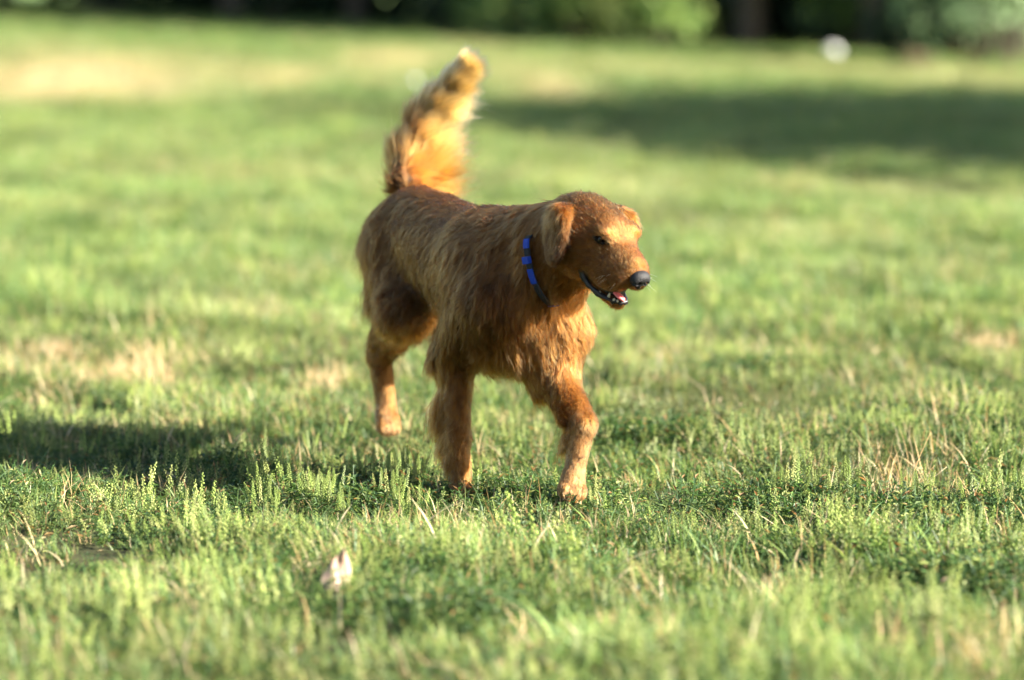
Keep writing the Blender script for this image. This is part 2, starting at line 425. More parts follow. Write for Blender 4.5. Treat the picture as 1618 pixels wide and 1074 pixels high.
def p_straw(seed, n=9, h=.10):
    r = np.random.default_rng(seed); P = Patch()
    for k in range(n):
        a = r.uniform(0, 6.28); q = .04*math.sqrt(r.random()); hh = h*r.uniform(.35, 1.0)
        P.blade(np.array([math.cos(a)*q, math.sin(a)*q, -.004]), r.uniform(0, 6.28), hh, r.uniform(.0016, .0034), r.uniform(.1, 1.1), pick(r, TAN))
    return P.mesh('straw_tuft')
def p_litter(seed):
    r = np.random.default_rng(seed); P = Patch()
    for k in range(10):
        p = np.array([r.normal()*.04, r.normal()*.04, r.uniform(.001, .012)]); a = r.uniform(0, 6.28)
        P.leaf(p, np.array([math.cos(a), math.sin(a), r.uniform(-.1, .4)]), r.uniform(.010, .035), r.uniform(.002, .008), pick(r, TAN if r.random() < .6 else RUST))
    return P.mesh('litter')
VARS = [p_tuft(100+i) for i in range(6)]+[p_weed(200+i) for i in range(6)]+[p_spike(300+i) for i in range(5)]+[p_straw(400+i) for i in range(4)]+[p_litter(500+i) for i in range(2)]
def p_long(seed, n=9):
    r = np.random.default_rng(seed); P = Patch()
    for k in range(n):
        a = r.uniform(0, 6.28); q = .05*math.sqrt(r.random()); col = pick(r, TAN if r.random() < .12 else G_BLADE)
        P.blade(np.array([math.cos(a)*q, math.sin(a)*q, -.004]), r.uniform(0, 6.28), r.uniform(.05, .11), r.uniform(.0025, .0055), r.uniform(.5, 1.7), col, col*1.15, 4)
    return P.mesh('long_blades')
VARS += [p_tuft(600+i, 34, .03, .075, .06, .05) for i in range(3)]      # fuller tufts for the distance
VARS += [p_long(800+i) for i in range(4)]
IV = dict(long=(26, 30), tuft=(0, 6), weed=(6, 12), spike=(12, 17), straw=(17, 21), litter=(21, 23), full=(23, 26))
src = bpy.data.collections.new('lawn_pieces')
for i, me in enumerate(VARS):
    me.materials.append(M_LEAF)
    src.objects.link(bpy.data.objects.new('lawn_piece_%02d' % i, me))
def lawn_nodes():
    ng = bpy.data.node_groups.new('lawn_scatter', 'GeometryNodeTree')
    ng.interface.new_socket('Geometry', in_out='INPUT', socket_type='NodeSocketGeometry'); ng.interface.new_socket('Geometry', in_out='OUTPUT', socket_type='NodeSocketGeometry')
    gi, go = ng.nodes.new('NodeGroupInput'), ng.nodes.new('NodeGroupOutput')
    ci = ng.nodes.new('GeometryNodeCollectionInfo'); ci.inputs['Collection'].default_value = src
    ci.inputs['Separate Children'].default_value = True; ci.inputs['Reset Children'].default_value = True
    ip = ng.nodes.new('GeometryNodeInstanceOnPoints'); ip.inputs['Pick Instance'].default_value = True
    def attr(nm, ty):
        n = ng.nodes.new('GeometryNodeInputNamedAttribute'); n.data_type = ty; n.inputs['Name'].default_value = nm; return n.outputs[0]
    L = ng.links.new
    L(gi.outputs[0], ip.inputs['Points']); L(ci.outputs[0], ip.inputs['Instance'])
    L(attr('vid', 'INT'), ip.inputs['Instance Index']); L(attr('rot', 'FLOAT_VECTOR'), ip.inputs['Rotation']); L(attr('scl', 'FLOAT_VECTOR'), ip.inputs['Scale'])
    L(ip.outputs[0], go.inputs[0])
    return ng
NG = lawn_nodes()
def scatter(name, x, y, vid, scl, dry, lum, tilt=.15):
    n = len(x); r = np.random.default_rng(len(name)+n)
    me = bpy.data.meshes.new(name); me.vertices.add(n)
    co = np.stack([x, y, ground_z(x, y)], 1).astype(np.float32)
    me.vertices.foreach_set('co', co.ravel())
    def put(nm, ty, f, v):
        a = me.attributes.new(nm, ty, 'POINT'); a.data.foreach_set(f, np.ascontiguousarray(v).ravel())
    put('vid', 'INT', 'value', vid.astype(np.int32))
    put('rot', 'FLOAT_VECTOR', 'vector', np.stack([r.normal(0, tilt, n), r.normal(0, tilt, n), r.uniform(0, 6.28, n)], 1).astype(np.float32))
    put('scl', 'FLOAT_VECTOR', 'vector', scl.astype(np.float32))
    put('dry', 'FLOAT', 'value', dry.astype(np.float32)); put('lum', 'FLOAT', 'value', lum.astype(np.float32))
    me.update()
    o = link_mesh(name, me, M_LEAF)
    m = o.modifiers.new('scatter', 'NODES'); m.node_group = NG
    return tag(o, kind='stuff')
def noise2(x, y, s, seed): return lownoise(np.stack([x, y, 0*x], 1), s, seed)
def choose(r, kinds, n):
    names = list(kinds); w = np.array([kinds[k] for k in names], float); k = r.choice(len(names), n, p=w/w.sum())
    lo = np.array([IV[q][0] for q in names])[k]; hi = np.array([IV[q][1] for q in names])[k]
    return np.array(names)[k], (lo+(hi-lo)*r.random(n)).astype(int)
def lay(name, n, y0, y1, wide, kinds, s0, s1, power, seed, gap=.35, flat=1.0, drymul=1.0, lift=0.0, patchy=.10):
    r = np.random.default_rng(seed)
    y = (y0**power+(y1**power-y0**power)*r.random(n))**(1/power)
    x = (r.random(n)*2-1)*(.176*y+wide)
    f = noise2(x, y, .55, 91)*.45+noise2(x, y, .22, seed+2)*.25+noise2(x, y, 1.0, 92)*.4          # thin and thick places
    keep = r.random(n) > gap*sstep(-.2, .55, -f)
    x, y, f = x[keep], y[keep], f[keep]; n = len(x)
    nm, vid = choose(r, kinds, n)
    s = r.uniform(s0, s1, n)*(1+.22*f)
    tall = noise2(x, y, .8, seed+3)
    scl = np.stack([s, s, s*flat*(1+.25*tall)], 1)
    dry = np.clip(dryness(x, y)*drymul+patchy*noise2(x, y, 1.3, seed+4)-.02, 0, .9)
    lum = np.clip(lift+.18*noise2(x, y, .7, seed+5)+r.normal(0, .13, n), -.5, .6)
    scatter(name, x, y, vid, scl, dry, lum)
# near: a tangle of fine blades, small-leaved weeds and seed spikes; farther: coarser and thinner
lay('grass', 38000, 3.9, 9.5, 1.4, dict(tuft=.40, weed=.42, long=.07, litter=.06, straw=.05), .7, 1.3, 2.0, 1000, gap=.52, lift=-.08)
lay('seed_weeds', 4500, 3.9, 9.8, 1.4, dict(spike=1.0), .5, 1.05, 2.0, 1100, gap=.92)
lay('meadow_grass', 66000, 9.0, 24, 2.6, dict(full=.72, weed=.15, spike=.08, straw=.05), 1.0, 1.7, 1.5, 1200, gap=.45, flat=.85, lift=.0)
lay('far_grass', 64000, 22, 62, 11.0, dict(full=.95, straw=.05), 2.0, 3.6, 1.4, 1300, gap=.2, flat=.42, lift=-.08, patchy=.05)
lay('front_weeds', 3600, 3.8, 5.75, .7, dict(spike=.24, full=.36, long=.20, weed=.16, straw=.04), .6, 1.3, 2.0, 1150, gap=.9)
# strips of bleached standing grass left of the dog and between the legs
def straw_bed(name, px, py, a, b, n, seed, s=1.0, kind='straw', dry=.2, lum=.1):
    r = np.random.default_rng(seed); c = on_ground(px, py); f_, n_ = on_ground(px, py-b), on_ground(px, py+b)
    x = c[0]+r.normal(0, a*c[1]/F*.55, n); y = c[1]+r.normal(0, (f_[1]-n_[1])*.28, n)
    nm, vid = choose(r, {kind: 1.0}, n); s_ = r.uniform(.7, 1.3, n)*s
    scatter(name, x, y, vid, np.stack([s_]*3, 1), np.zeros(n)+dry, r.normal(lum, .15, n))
straw_bed('bleached_grass', 205, 610, 110, 28, 66, 61, 1.15)
straw_bed('bleached_grass', 60, 590, 90, 30, 50, 62, 1.1)
straw_bed('bleached_grass', 370, 515, 110, 18, 40, 63, 1.1)
straw_bed('bleached_grass', 520, 625, 40, 14, 40, 64, 1.0)
straw_bed('bleached_grass', 1440, 770, 80, 26, 13, 65, 1.0)
straw_bed('bleached_grass', 720, 890, 160, 25, 46, 66, .8)
straw_bed('bleached_grass', 1500, 1040, 150, 30, 30, 67, 1.0)
straw_bed('bleached_grass', 1050, 590, 120, 30, 60, 68, .9)
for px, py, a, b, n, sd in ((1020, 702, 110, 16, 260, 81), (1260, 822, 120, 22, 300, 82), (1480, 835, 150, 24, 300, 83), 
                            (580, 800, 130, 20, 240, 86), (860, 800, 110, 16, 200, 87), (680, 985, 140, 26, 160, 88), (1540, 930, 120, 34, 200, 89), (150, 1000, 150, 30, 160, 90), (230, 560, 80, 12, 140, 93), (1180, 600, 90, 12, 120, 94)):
    straw_bed('dark_weed_bed', px, py, a, b, int(n*.6), sd, 1.25, 'weed', .0, -.16)  # leafy weeds, darkened to stand in for broken patches of shade
straw_bed('bleached_grass', 1560, 560, 60, 30, 24, 69, 1.0)

# ------------------------------------------------------------------ the dog
# W is the point on the ground under the withers; the body heads towards the camera and to the right
TH = R_(24.0)
W = np.array([-.03, 6.33, 0.0])
HD = np.array([math.sin(TH), -math.cos(TH), 0]); LF = np.array([math.cos(TH), math.sin(TH), 0]); UP = np.array([0, 0, 1.0])
def loc(s, l, z): return W+HD*s+LF*l+UP*z

class Prim:
    """one body mass: distance function plus how the coat grows on it"""
    def __init__(self, kind, k=.03, comb=(0, 0, -1), L=.03, lift=.3, col=(.36, .15, .04), clump=.008, dens=1.0, **a):
        self.kind, self.k, self.comb, self.L, self.lift, self.col, self.clump, self.dens = kind, k, np.array(comb, float), L, lift, np.array(col), clump, dens
        self.a = a
    def box(self):
        a = self.a
        if self.kind == 'cone':
            r = max(a['ra'], a['rb']); lo = np.minimum(a['p'], a['q'])-r; hi = np.maximum(a['p'], a['q'])+r
        elif self.kind == 'ell':
            e = np.sqrt(((a['ax'].T*a['r'])**2).sum(1)); lo, hi = a['c']-e, a['c']+e
        else:
            lo, hi = a['lo'], a['hi']
        return lo-.055, hi+.055
    def d(self, P):
        a = self.a
        if self.kind == 'cone':
            p, q = a['p'], a['q']; v = q-p
            t = np.clip(((P-p)@v)/(v@v), 0, 1)
            return np.linalg.norm(P-p-t[..., None]*v, axis=-1)-(a['ra']+t*(a['rb']-a['ra']))
        if self.kind == 'ell':
            q = (P-a['c'])@a['ax'].T
            k0 = np.linalg.norm(q/a['r'], axis=-1); k1 = np.linalg.norm(q/a['r']**2, axis=-1)
            return k0*(k0-1)/np.maximum(k1, 1e-6)
        q = P-W                                   # trunk: cross sections along the back
        s = q@HD; l = q@LF; z = q[..., 2]
        S = a['S']; ss = np.clip(s, S[0, 0], S[-1, 0])
        zt, zb, hw = (np.interp(ss, S[:, 0], S[:, i]) for i in (1, 2, 3))
        zc, rz = (zt+zb)/2, (zt-zb)/2
        dz = z-zc
        hw = hw*(1-.10*np.clip(-dz/rz, -1, 1))
        rr = np.sqrt((l/hw)**2+(dz/rz)**2)
        d2 = (rr-1)*np.minimum(hw, rz)
        e = np.abs(s-ss)
        return np.where(e > 0, np.sqrt(np.maximum(d2, 0)**2+e**2)+np.minimum(d2, 0)*.3, d2)
def cone(p, q, ra, rb, **k): return Prim('cone', p=np.asarray(p, float), q=np.asarray(q, float), ra=ra, rb=rb, **k)
def ell(c, r, ax=None, **k):
    return Prim('ell', c=np.asarray(c, float), r=np.asarray(r, float), ax=np.eye(3) if ax is None else np.asarray(ax, float), **k)
def smin(a, b, k):
    h = np.clip(.5+.5*(b-a)/k, 0, 1)
    return b*(1-h)+a*h-k*h*(1-h)

def surface(field, lo, step):
    """naive surface nets over a 3-D field -> vertices, quads"""
    V = field; nx, ny, nz = V.shape
    ins = V < 0
    c = [(0,0,0),(1,0,0),(0,1,0),(1,1,0),(0,0,1),(1,0,1),(0,1,1),(1,1,1)]
    def sub(A, o): return A[o[0]:nx-1+o[0], o[1]:ny-1+o[1], o[2]:nz-1+o[2]]
    cnt = np.zeros((nx-1, ny-1, nz-1), np.int8)
    for o in c: cnt += sub(ins, o)
    act = (cnt > 0) & (cnt < 8)
    idx = np.argwhere(act)
    vid = -np.ones(act.shape, np.int64); vid[act] = np.arange(len(idx))
    vals = {o: V[idx[:, 0]+o[0], idx[:, 1]+o[1], idx[:, 2]+o[2]] for o in c}
    acc = np.zeros((len(idx), 3)); n = np.zeros(len(idx))
    for a in c:
        for b in c:
            df = np.array(b)-np.array(a)
            if df.sum() == 1 and (df >= 0).all() and df.max() == 1:
                va, vb = vals[a], vals[b]; cr = (va < 0) != (vb < 0)
                t = np.where(cr, va/np.where(cr, va-vb, 1), 0)
                acc += np.where(cr[:, None], np.array(a)+t[:, None]*df, 0); n += cr
    pos = (idx+acc/n[:, None])*step+lo
    quads = []
    for ax in range(3):
        o = [0, 0, 0]; o[ax] = 1
        sl0 = tuple(slice(0, s-(1 if i == ax else 0)) for i, s in enumerate(V.shape))
        sl1 = tuple(slice(1 if i == ax else 0, s) for i, s in enumerate(V.shape))
        i0, i1 = ins[sl0], ins[sl1]
        e = np.argwhere(i0 != i1)
        u, w = [(1, 2), (2, 0), (0, 1)][ax]
        e = e[(e[:, u] > 0) & (e[:, w] > 0)]
        e = e[(e[:, u] < V.shape[u]-1) & (e[:, w] < V.shape[w]-1)]
        flip = ~i0[e[:, 0], e[:, 1], e[:, 2]]
        def cell(du, dw):
            q = e.copy(); q[:, u] += du; q[:, w] += dw
            return vid[q[:, 0], q[:, 1], q[:, 2]]
        Q = np.stack([cell(-1, -1), cell(0, -1), cell(0, 0), cell(-1, 0)], 1)
        Q[flip] = Q[flip][:, ::-1]
        quads.append(Q)
    return pos, np.concatenate(quads)
def bake(prims, cuts, step):
    bs = [p.box() for p in prims]
    lo = np.min([b[0] for b in bs], 0); hi = np.max([b[1] for b in bs], 0)
    sh = np.ceil((hi-lo)/step).astype(int)+1
    fld = np.full(sh, .05, np.float32)
    def region(p):
        b = p.box(); i0 = np.maximum(((b[0]-lo)/step).astype(int), 0); i1 = np.minimum(((b[1]-lo)/step).astype(int)+1, sh)
        g = np.stack(np.meshgrid(*[np.arange(i0[i], i1[i])*step+lo[i] for i in range(3)], indexing='ij'), -1)
        return tuple(slice(i0[i], i1[i]) for i in range(3)), g
    for p in prims:
        sl, g = region(p); fld[sl] = smin(fld[sl], p.d(g).astype(np.float32), p.k)
    for p in cuts:
        sl, g = region(p); fld[sl] = -smin(-fld[sl], p.d(g).astype(np.float32), p.k)
    return surface(fld, lo, step)

RED = np.array((.066, .0255, .0062)); GOLD = np.array((.150, .0600, .0140)); CREAM = np.array((.38, .205, .072)); PALE = np.array((.20, .095, .033))
BK = -HD

# --- skull frame
TF, PF = R_(35), R_(28)
hf = np.array([math.sin(TF)*math.cos(PF), -math.cos(TF)*math.cos(PF), -math.sin(PF)])
hl = np.array([math.cos(TF), math.sin(TF), 0])
hu = np.array([math.sin(TF)*math.sin(PF), -math.cos(TF)*math.sin(PF), math.cos(PF)])
HC = at(940, 349, 6.08)
HAX = np.array([hf, hl, hu])
def hp(f, l, u): return HC+hf*f+hl*l+hu*u

prims = []
A = prims.append
# trunk sections: s, top, bottom, half width
S = np.array([(-.545, .580, .480, .038), (-.51, .612, .460, .064), (-.45, .630, .430, .084), (-.34, .620, .405, .100), (-.18, .604, .362, .112),
              (-.02, .600, .300, .118), (.07, .575, .305, .106), (.14, .530, .330, .082), (.175, .490, .375, .050)])
trunk = Prim('trunk', k=.04, comb=BK*.8-UP*.75, L=.027, lift=.22, col=RED, clump=.010, S=S,
             lo=np.minimum(loc(-.6, -.15, .25), loc(.2, .15, .65))-.12, hi=np.maximum(loc(-.6, -.15, .25), loc(.2, .15, .65))+.12)
A(trunk)
# neck
nb, nh = loc(.02, .0, .485), hp(-.045, 0, -.062)
neck_ax = unit(nh-nb)
A(cone(nb, nh, .118, .076, k=.06, comb=-neck_ax*.7-UP*.8, L=.034, lift=.30, col=RED*1.35, clump=.010))
A(cone(loc(.12, .015, .43), hp(-.02, 0, -.075), .075, .055, k=.05, comb=-UP*.9-neck_ax*.35, L=.050, lift=.42, col=GOLD*.92, clump=.011))
# breast ruff and the point of the shoulders
A(ell(loc(.125, .01, .415), (.07, .088, .085), np.array([HD, LF, UP]), k=.04, comb=-UP*.9+HD*.25+LF*.15, L=.047, lift=.42, col=GOLD, clump=.012))
A(ell(loc(.08, 0, .325), (.09, .085, .045), np.array([HD, LF, UP]), k=.04, comb=-UP*.8+LF*.3-HD*.1, L=.048, lift=.32, col=GOLD, clump=.012))
# right foreleg (bears weight)
sh_r, el_r, ca_r, fo_r = at(772, 480, 6.19), at(719, 556, 6.325), at(723, 690, 6.27), at(727, 770, 6.235)
LEGK = dict(comb=-UP+HD*.05, L=.017, lift=.30, clump=.005)
A(cone(sh_r, el_r, .066, .047, k=.05, comb=-UP*.9+BK*.4, L=.026, lift=.24, col=RED, clump=.010))
A(cone(el_r, ca_r, .036, .0225, k=.03, col=GOLD*.86, **LEGK))
A(cone(ca_r, fo_r, .0228, .0205, k=.015, col=GOLD, **LEGK))
pr = fo_r+np.array([0, 0, -.012])
A(ell(pr+HD*.018, (.040, .031, .022), np.array([HD, LF, UP]), k=.012, col=PALE, comb=HD-UP*.4, L=.010, lift=.25, clump=.004))
for l in (-.021, -.008, .008, .021):
    A(ell(pr+HD*(.046-abs(l)*.5)+LF*l-UP*.006, (.019, .0100, .014), np.array([HD, LF, UP]), k=.0025, col=PALE, comb=HD-UP*.4, L=.008, lift=.25, clump=.003))
# left foreleg (lifted and bent at the wrist)
sh_l, el_l, ca_l, fo_l = at(885, 520, 6.23), at(873, 588, 6.215), at(921, 668, 6.10), at(908, 742, 6.085)
A(cone(sh_l, el_l, .064, .050, k=.05, comb=-UP*.9, L=.032, lift=.30, col=GOLD, clump=.010))
fa = unit(ca_l-el_l); pa = unit(fo_l-ca_l)
A(cone(el_l, ca_l, .041, .0255, k=.03, col=GOLD*.9, comb=fa, L=.020, lift=.30, clump=.005))
A(cone(ca_l, fo_l, .0255, .0195, k=.012, col=PALE, comb=pa, L=.009, lift=.30, clump=.004))
pf = unit(pa+HD*.18); pl = unit(np.cross(-HD, pa)); pl = pl if pl@LF > 0 else -pl; pn = np.cross(pf, pl)
PAX = np.array([pf, pl, pn])
tl = at(905, 761, 6.072)
A(ell(tl, (.035, .026, .019), PAX, k=.012, col=PALE, comb=pf, L=.010, lift=.25, clump=.004))
for l in (-.021, -.008, .008, .021):
    A(ell(tl+pf*(.026-abs(l)*.45)+pl*l+pn*.002, (.019, .0100, .014), PAX, k=.0025, col=PALE, comb=pf, L=.007, lift=.25, clump=.003))
# hind legs
def hind(hip, knee, hock, meta, toe, near):
    A(cone(hip, knee, .070 if near else .068, .055, k=.06, comb=-UP*.95+BK*.35, L=.034, lift=.28, col=RED, clump=.011))
    A(cone(hip+UP*.0, hip+BK*.030-UP*.12, .070, .052, k=.05, comb=-UP+BK*.35, L=.042, lift=.34, col=RED, clump=.013))
    A(cone(knee, hock, .054, .024, k=.035, comb=unit(hock-knee), L=.026, lift=.32, col=RED*1.1, clump=.008))
    A(cone(hock, meta, .0245, .0215, k=.014, comb=unit(meta-hock), L=.013, lift=.28, col=GOLD, clump=.004))
    tx = unit(toe-meta); tl_ = LF; tn = np.cross(tx, tl_)
    T = np.array([tx, tl_, tn])
    A(ell((meta+toe)/2, (.034, .027, .021), T, k=.014, comb=tx, L=.010, lift=.25, col=PALE, clump=.004))
    for l in (-.019, -.007, .007, .019):
        A(ell(toe+tl_*l-tx*(.006+abs(l)*.4), (.018, .0090, .014), T, k=.004, comb=tx, L=.008, lift=.25, col=PALE, clump=.003))
hip_r, hip_l = at(634, 386, 6.74), at(702, 390, 6.79)
hind(hip_r, at(640, 488, 6.62), at(600, 560, 6.83), at(610, 640, 6.83), at(614, 681, 6.79), True)
hind(hip_l, at(742, 485, 6.74), at(706, 580, 6.95), at(716, 680, 6.92), at(722, 700, 6.86), False)
# tail
TB = [at(640, 292, 6.83), at(647, 245, 6.90), at(668, 195, 6.92), at(700, 145, 6.91), at(732, 106, 6.89)]
tr_ = [.034, .024, .018, .013, .008]
for i in range(4):
    A(cone(TB[i], TB[i+1], tr_[i], tr_[i+1], k=.02, comb=unit(TB[i+1]-TB[i]), L=.04, lift=.3, col=RED if i == 0 else GOLD, clump=.009, dens=1.2 if i == 0 else .001))
# --- head
HK = dict(clump=.0045)
A(ell(hp(.006, 0, -.024), (.096, .072, .066), HAX, k=.03, comb=-hf*.9+hu*.1, L=.020, lift=.17, col=GOLD*.68, **HK))
A(ell(hp(.055, 0, .004), (.045, .046, .034), HAX, k=.025, comb=-hf*.9+hu*.3, L=.012, lift=.16, col=GOLD*.85, **HK))
for sg in (-1, 1):
    A(ell(hp(.018, .041*sg, -.048), (.066, .034, .052), HAX, k=.025, comb=-hf*.6-hu*.7+hl*.2*sg, L=.020, lift=.22, col=GOLD*.62, **HK))  # cheeks and skull coloured darker to carry the shade on the face's side
    A(ell(hp(.078, .034*sg, .022), (.020, .017, .013), HAX, k=.014, comb=-hf*.5+hl*.5*sg, L=.009, lift=.25, col=GOLD, **HK))   # brow
    A(ell(hp(.130, .0235*sg, -.042), (.044, .0265, .031), HAX, k=.015, comb=-hf-hu*.5, L=.008, lift=.22, col=GOLD*.72, **HK))    # lip cushion
    A(ell(hp(.097, .033*sg, -.050), (.050, .021, .033), HAX, k=.018, comb=-hf-hu*.4, L=.010, lift=.22, col=GOLD*.68, **HK))
A(cone(hp(.055, 0, -.012), hp(.152, 0, -.018), .042, .0310, k=.022, comb=-hf+hu*.15, L=.008, lift=.22, col=GOLD*.85, **HK))
jaw_a, jaw_b = hp(.022, 0, -.098), hp(.138, .003, -.103)
A(cone(jaw_a, jaw_b, .030, .0160, k=.02, comb=-hf-hu*.3, L=.012, lift=.25, col=GOLD, **HK))
# open mouth cut between the upper lip and the lower jaw
MOUTH = [hp(.068, -.051, -.056), hp(.078, -.047, -.076), hp(.100, -.036, -.084), hp(.140, -.014, -.080), hp(.166, .0, -.074)]
cuts = []
for i in range(1, 4):
    cuts.append(cone(MOUTH[i], MOUTH[i+1], .0065, .0065, k=.004))
    b0 = MOUTH[i]+hl*.09*(1-.25*i); b1 = MOUTH[i+1]+hl*.09*(1-.25*(i+1))
cuts.append(ell(hp(.108, .0, -.081), (.064, .037, .0105), HAX, k=.004))
EYES = [hp(.083, -.040, .010), hp(.083, .040, .010)]
for e in EYES: cuts.append(ell(e, (.0125, .0125, .0078), HAX, k=.008))

dogV, dogF = bake(prims, cuts, .005)

def coat_fields(P, prs):
    D = np.stack([p.d(P) for p in prs], 1)
    Wt = np.exp(-np.clip(D-D.min(1, keepdims=True), 0, .2)/.012)
    Wt /= Wt.sum(1, keepdims=True)
    g = lambda f: Wt@np.array([f(p) for p in prs])
    return g(lambda p: p.comb), g(lambda p: p.L), g(lambda p: p.lift), g(lambda p: p.col), g(lambda p: p.clump), g(lambda p: p.dens)
def seg_dist(P, pts):
    best = np.full(len(P), 9.0)
    for a, b in zip(pts[:-1], pts[1:]):
        v = b-a; t = np.clip(((P-a)@v)/(v@v), 0, 1)
        best = np.minimum(best, np.linalg.norm(P-a-t[:, None]*v, axis=1))
    return best
def mesh_normals(V, Fq):
    n = np.cross(V[Fq[:, 2]]-V[Fq[:, 0]], V[Fq[:, 3]]-V[Fq[:, 1]])
    vn = np.zeros_like(V)
    for i in range(4): np.add.at(vn, Fq[:, i], n)
    return unit(vn)
dogN = mesh_normals(dogV, dogF)

DARK = np.array((.018, .014, .012))
def dark_amount(P):
    """black skin: lips, eye rims"""
    dm = seg_dist(P, MOUTH)
    a = 1-sstep(.008, .013, dm)
    dl = seg_dist(P, [jaw_a+hu*.014+hf*.03-hl*.016, jaw_b+hu*.008]); a = np.maximum(a, (1-sstep(.012, .018, dl)))
    for e in EYES: q = P-e; a = np.maximum(a, 1-sstep(.0135, .0200, np.sqrt((q@hf*.80)**2+(q@hl*.80)**2+((q@hu+.002)*1.75)**2)))
    return a
dk = dark_amount(dogV)
_, _, _, cc, _, _ = coat_fields(dogV, prims)
headw = np.exp(-np.clip(np.linalg.norm(dogV-hp(.06, 0, -.03), axis=1)-.12, 0, 1)/.03)
skin_cols = (cc*(.45+.5*headw)[:, None])*(1-dk[:, None])+DARK*dk[:, None]
dog = empty('dog', W)
tag(dog, 'wet golden retriever with red gold coat and raised tail walking across the lawn', 'dog')
body = link_mesh('body', mesh_np('dog_body', dogV, dogF, skin_cols), M_SKIN, dog)

# --- the coat
HAIRS = []
def grow(P, Nn, comb, L, lift, col, R, per, rad=.00042, wild=.10, conv=.72, grav=.18, seed=0, K=6, curl=.10, colvar=.24):
    """locks of hair: one guide per root, 'per' hairs each that draw together towards the tip"""
    r = np.random.default_rng(seed); n = len(P)
    c = comb-(comb*Nn).sum(1, keepdims=True)*Nn; c = unit(c)
    b = np.cross(Nn, c)
    ang = .42*lownoise(P, .10, seed+1)+.26*lownoise(P, .035, seed+2)+r.normal(0, .14, n)
    c = c*np.cos(ang)[:, None]+b*np.sin(ang)[:, None]; b = np.cross(Nn, c)
    L = L*r.uniform(.72, 1.2, n); lift = lift*(1+.5*lownoise(P, .06, seed+3))*r.uniform(.7, 1.3, n)
    t = np.linspace(0, 1, K)[None, :, None]
    ph = r.uniform(0, 6.28, (n, 1, 1)); fr = r.uniform(.5, 1.3, (n, 1, 1))
    wave = np.sin(6.28*t*fr+ph)-np.sin(ph)
    G = L[:, None, None]*(c[:, None]*t+Nn[:, None]*lift[:, None, None]*(t-.55*t*t)+b[:, None]*wave*curl*t) - UP*L[:, None, None]*grav*t*t
    n2 = n*per
    o1 = r.normal(0, 1, (n, per)); o2 = r.normal(0, 1, (n, per))
    O = R[:, None, None]*.6*(o1[..., None]*c[:, None]+o2[..., None]*b[:, None])
    lf = r.uniform(.65, 1.12, (n, per))
    tt = t[None]                                           # 1,1,K,1
    cv = (conv*r.uniform(.75, 1.1, (n, 1)))[..., None, None]
    H = P[:, None, None]+O[:, :, None]*(1-cv*tt**1.1)+G[:, None]*lf[..., None, None]
    rnd = r.normal(0, 1, (n, per, 1, 3))*L[:, None, None, None]
    fly = np.where(r.random((n, per)) < .07, 2.6, 1.0)[..., None, None]
    H = H+rnd*wild*tt**1.5*fly
    cl = col*(1+colvar*r.normal(0, 1, (n, 1)))*(1+.10*lownoise(P, .05, seed+5))[:, None]
    Cc = np.clip(cl[:, None]*(1+.10*r.normal(0, 1, (n, per, 1))), .004, .9)
    return H.reshape(n2, K, 3).astype(np.float32), Cc.reshape(n2, 3).astype(np.float32), np.full(n2, rad, np.float32)
def curves_obj(name, packs, parent, mat):
    H = [p[0] for p in packs]
    cd = bpy.data.hair_curves.new(name)
    sizes = np.concatenate([np.full(len(h), h.shape[1], np.int32) for h in H])
    cd.add_curves(sizes.tolist())
    off = parent_loc(parent) if parent is not None else np.zeros(3)
    pts = np.concatenate([h.reshape(-1, 3) for h in H])-off.astype(np.float32)
    cd.attributes['position'].data.foreach_set('vector', pts.astype(np.float32).ravel())
    rads = []
    for h, c, ra in packs:
        k = h.shape[1]; t = np.linspace(0, 1, k)[None]
        rads.append((ra[:, None]*(1-.80*t**1.6)).ravel())
    a = cd.attributes.get('radius') or cd.attributes.new('radius', 'FLOAT', 'POINT')
    a.data.foreach_set('value', np.concatenate(rads).astype(np.float32))
    a = cd.attributes.new('tone', 'FLOAT_COLOR', 'CURVE')
    c = np.ones((len(sizes), 4), np.float32); c[:, :3] = np.concatenate([p[1] for p in packs])
    a.data.foreach_set('color', c.ravel())
    cd.materials.append(mat)
    o = bpy.data.objects.new(name, cd); COL.objects.link(o)
    o.parent = parent; o.location = (0, 0, 0)
    return o
def sample(V, Fq, n, r, weight=None):
    T = np.concatenate([Fq[:, [0, 1, 2]], Fq[:, [0, 2, 3]]])
    ar = np.linalg.norm(np.cross(V[T[:, 1]]-V[T[:, 0]], V[T[:, 2]]-V[T[:, 0]]), axis=1)
    if weight is not None: ar = ar*weight[T].mean(1)
    i = r.choice(len(T), n, p=ar/ar.sum())
    u, v = r.random(n), r.random(n); m = u+v > 1; u[m], v[m] = 1-u[m], 1-v[m]
    w = np.stack([1-u-v, u, v], 1)
    vn = mesh_normals(V, Fq)
    return (V[T[i]]*w[..., None]).sum(1), unit((vn[T[i]]*w[..., None]).sum(1))

# collar plane: needed before the coat so that the hair lies under it
COLc = nb+(nh-nb)*.84-UP*.012
col_n = unit(neck_ax-UP*.22)
COL_TOP = at(850, 388, 6.15)[2]
def collar_gap(P): return np.abs((P-COLc)@col_n)
r1 = np.random.default_rng(3)
cmb, Lg, lf_, cl_, ck, dn = coat_fields(dogV, prims)
wgt = dn*np.where(ck < .0052, 5.2, np.where(ck < .007, 2.0, 1.0))
hz = dogV@np.array([0, 1.0, 0])
wgt *= (1-.98*dk)
P, Nn = sample(dogV, dogF, 36000, r1, wgt)
cmb, Lg, lf_, cl_, ck, dn = coat_fields(P, prims)
d_ = dark_amount(P); keep = (r1.random(len(P)) > d_*1.1)
keep &= ~((collar_gap(P) < .0095) & (P[:, 2] < COL_TOP+.01) & (P[:, 0] < at(868, 470, 6.1)[0]) & (np.linalg.norm(P-COLc, axis=1) < .16))
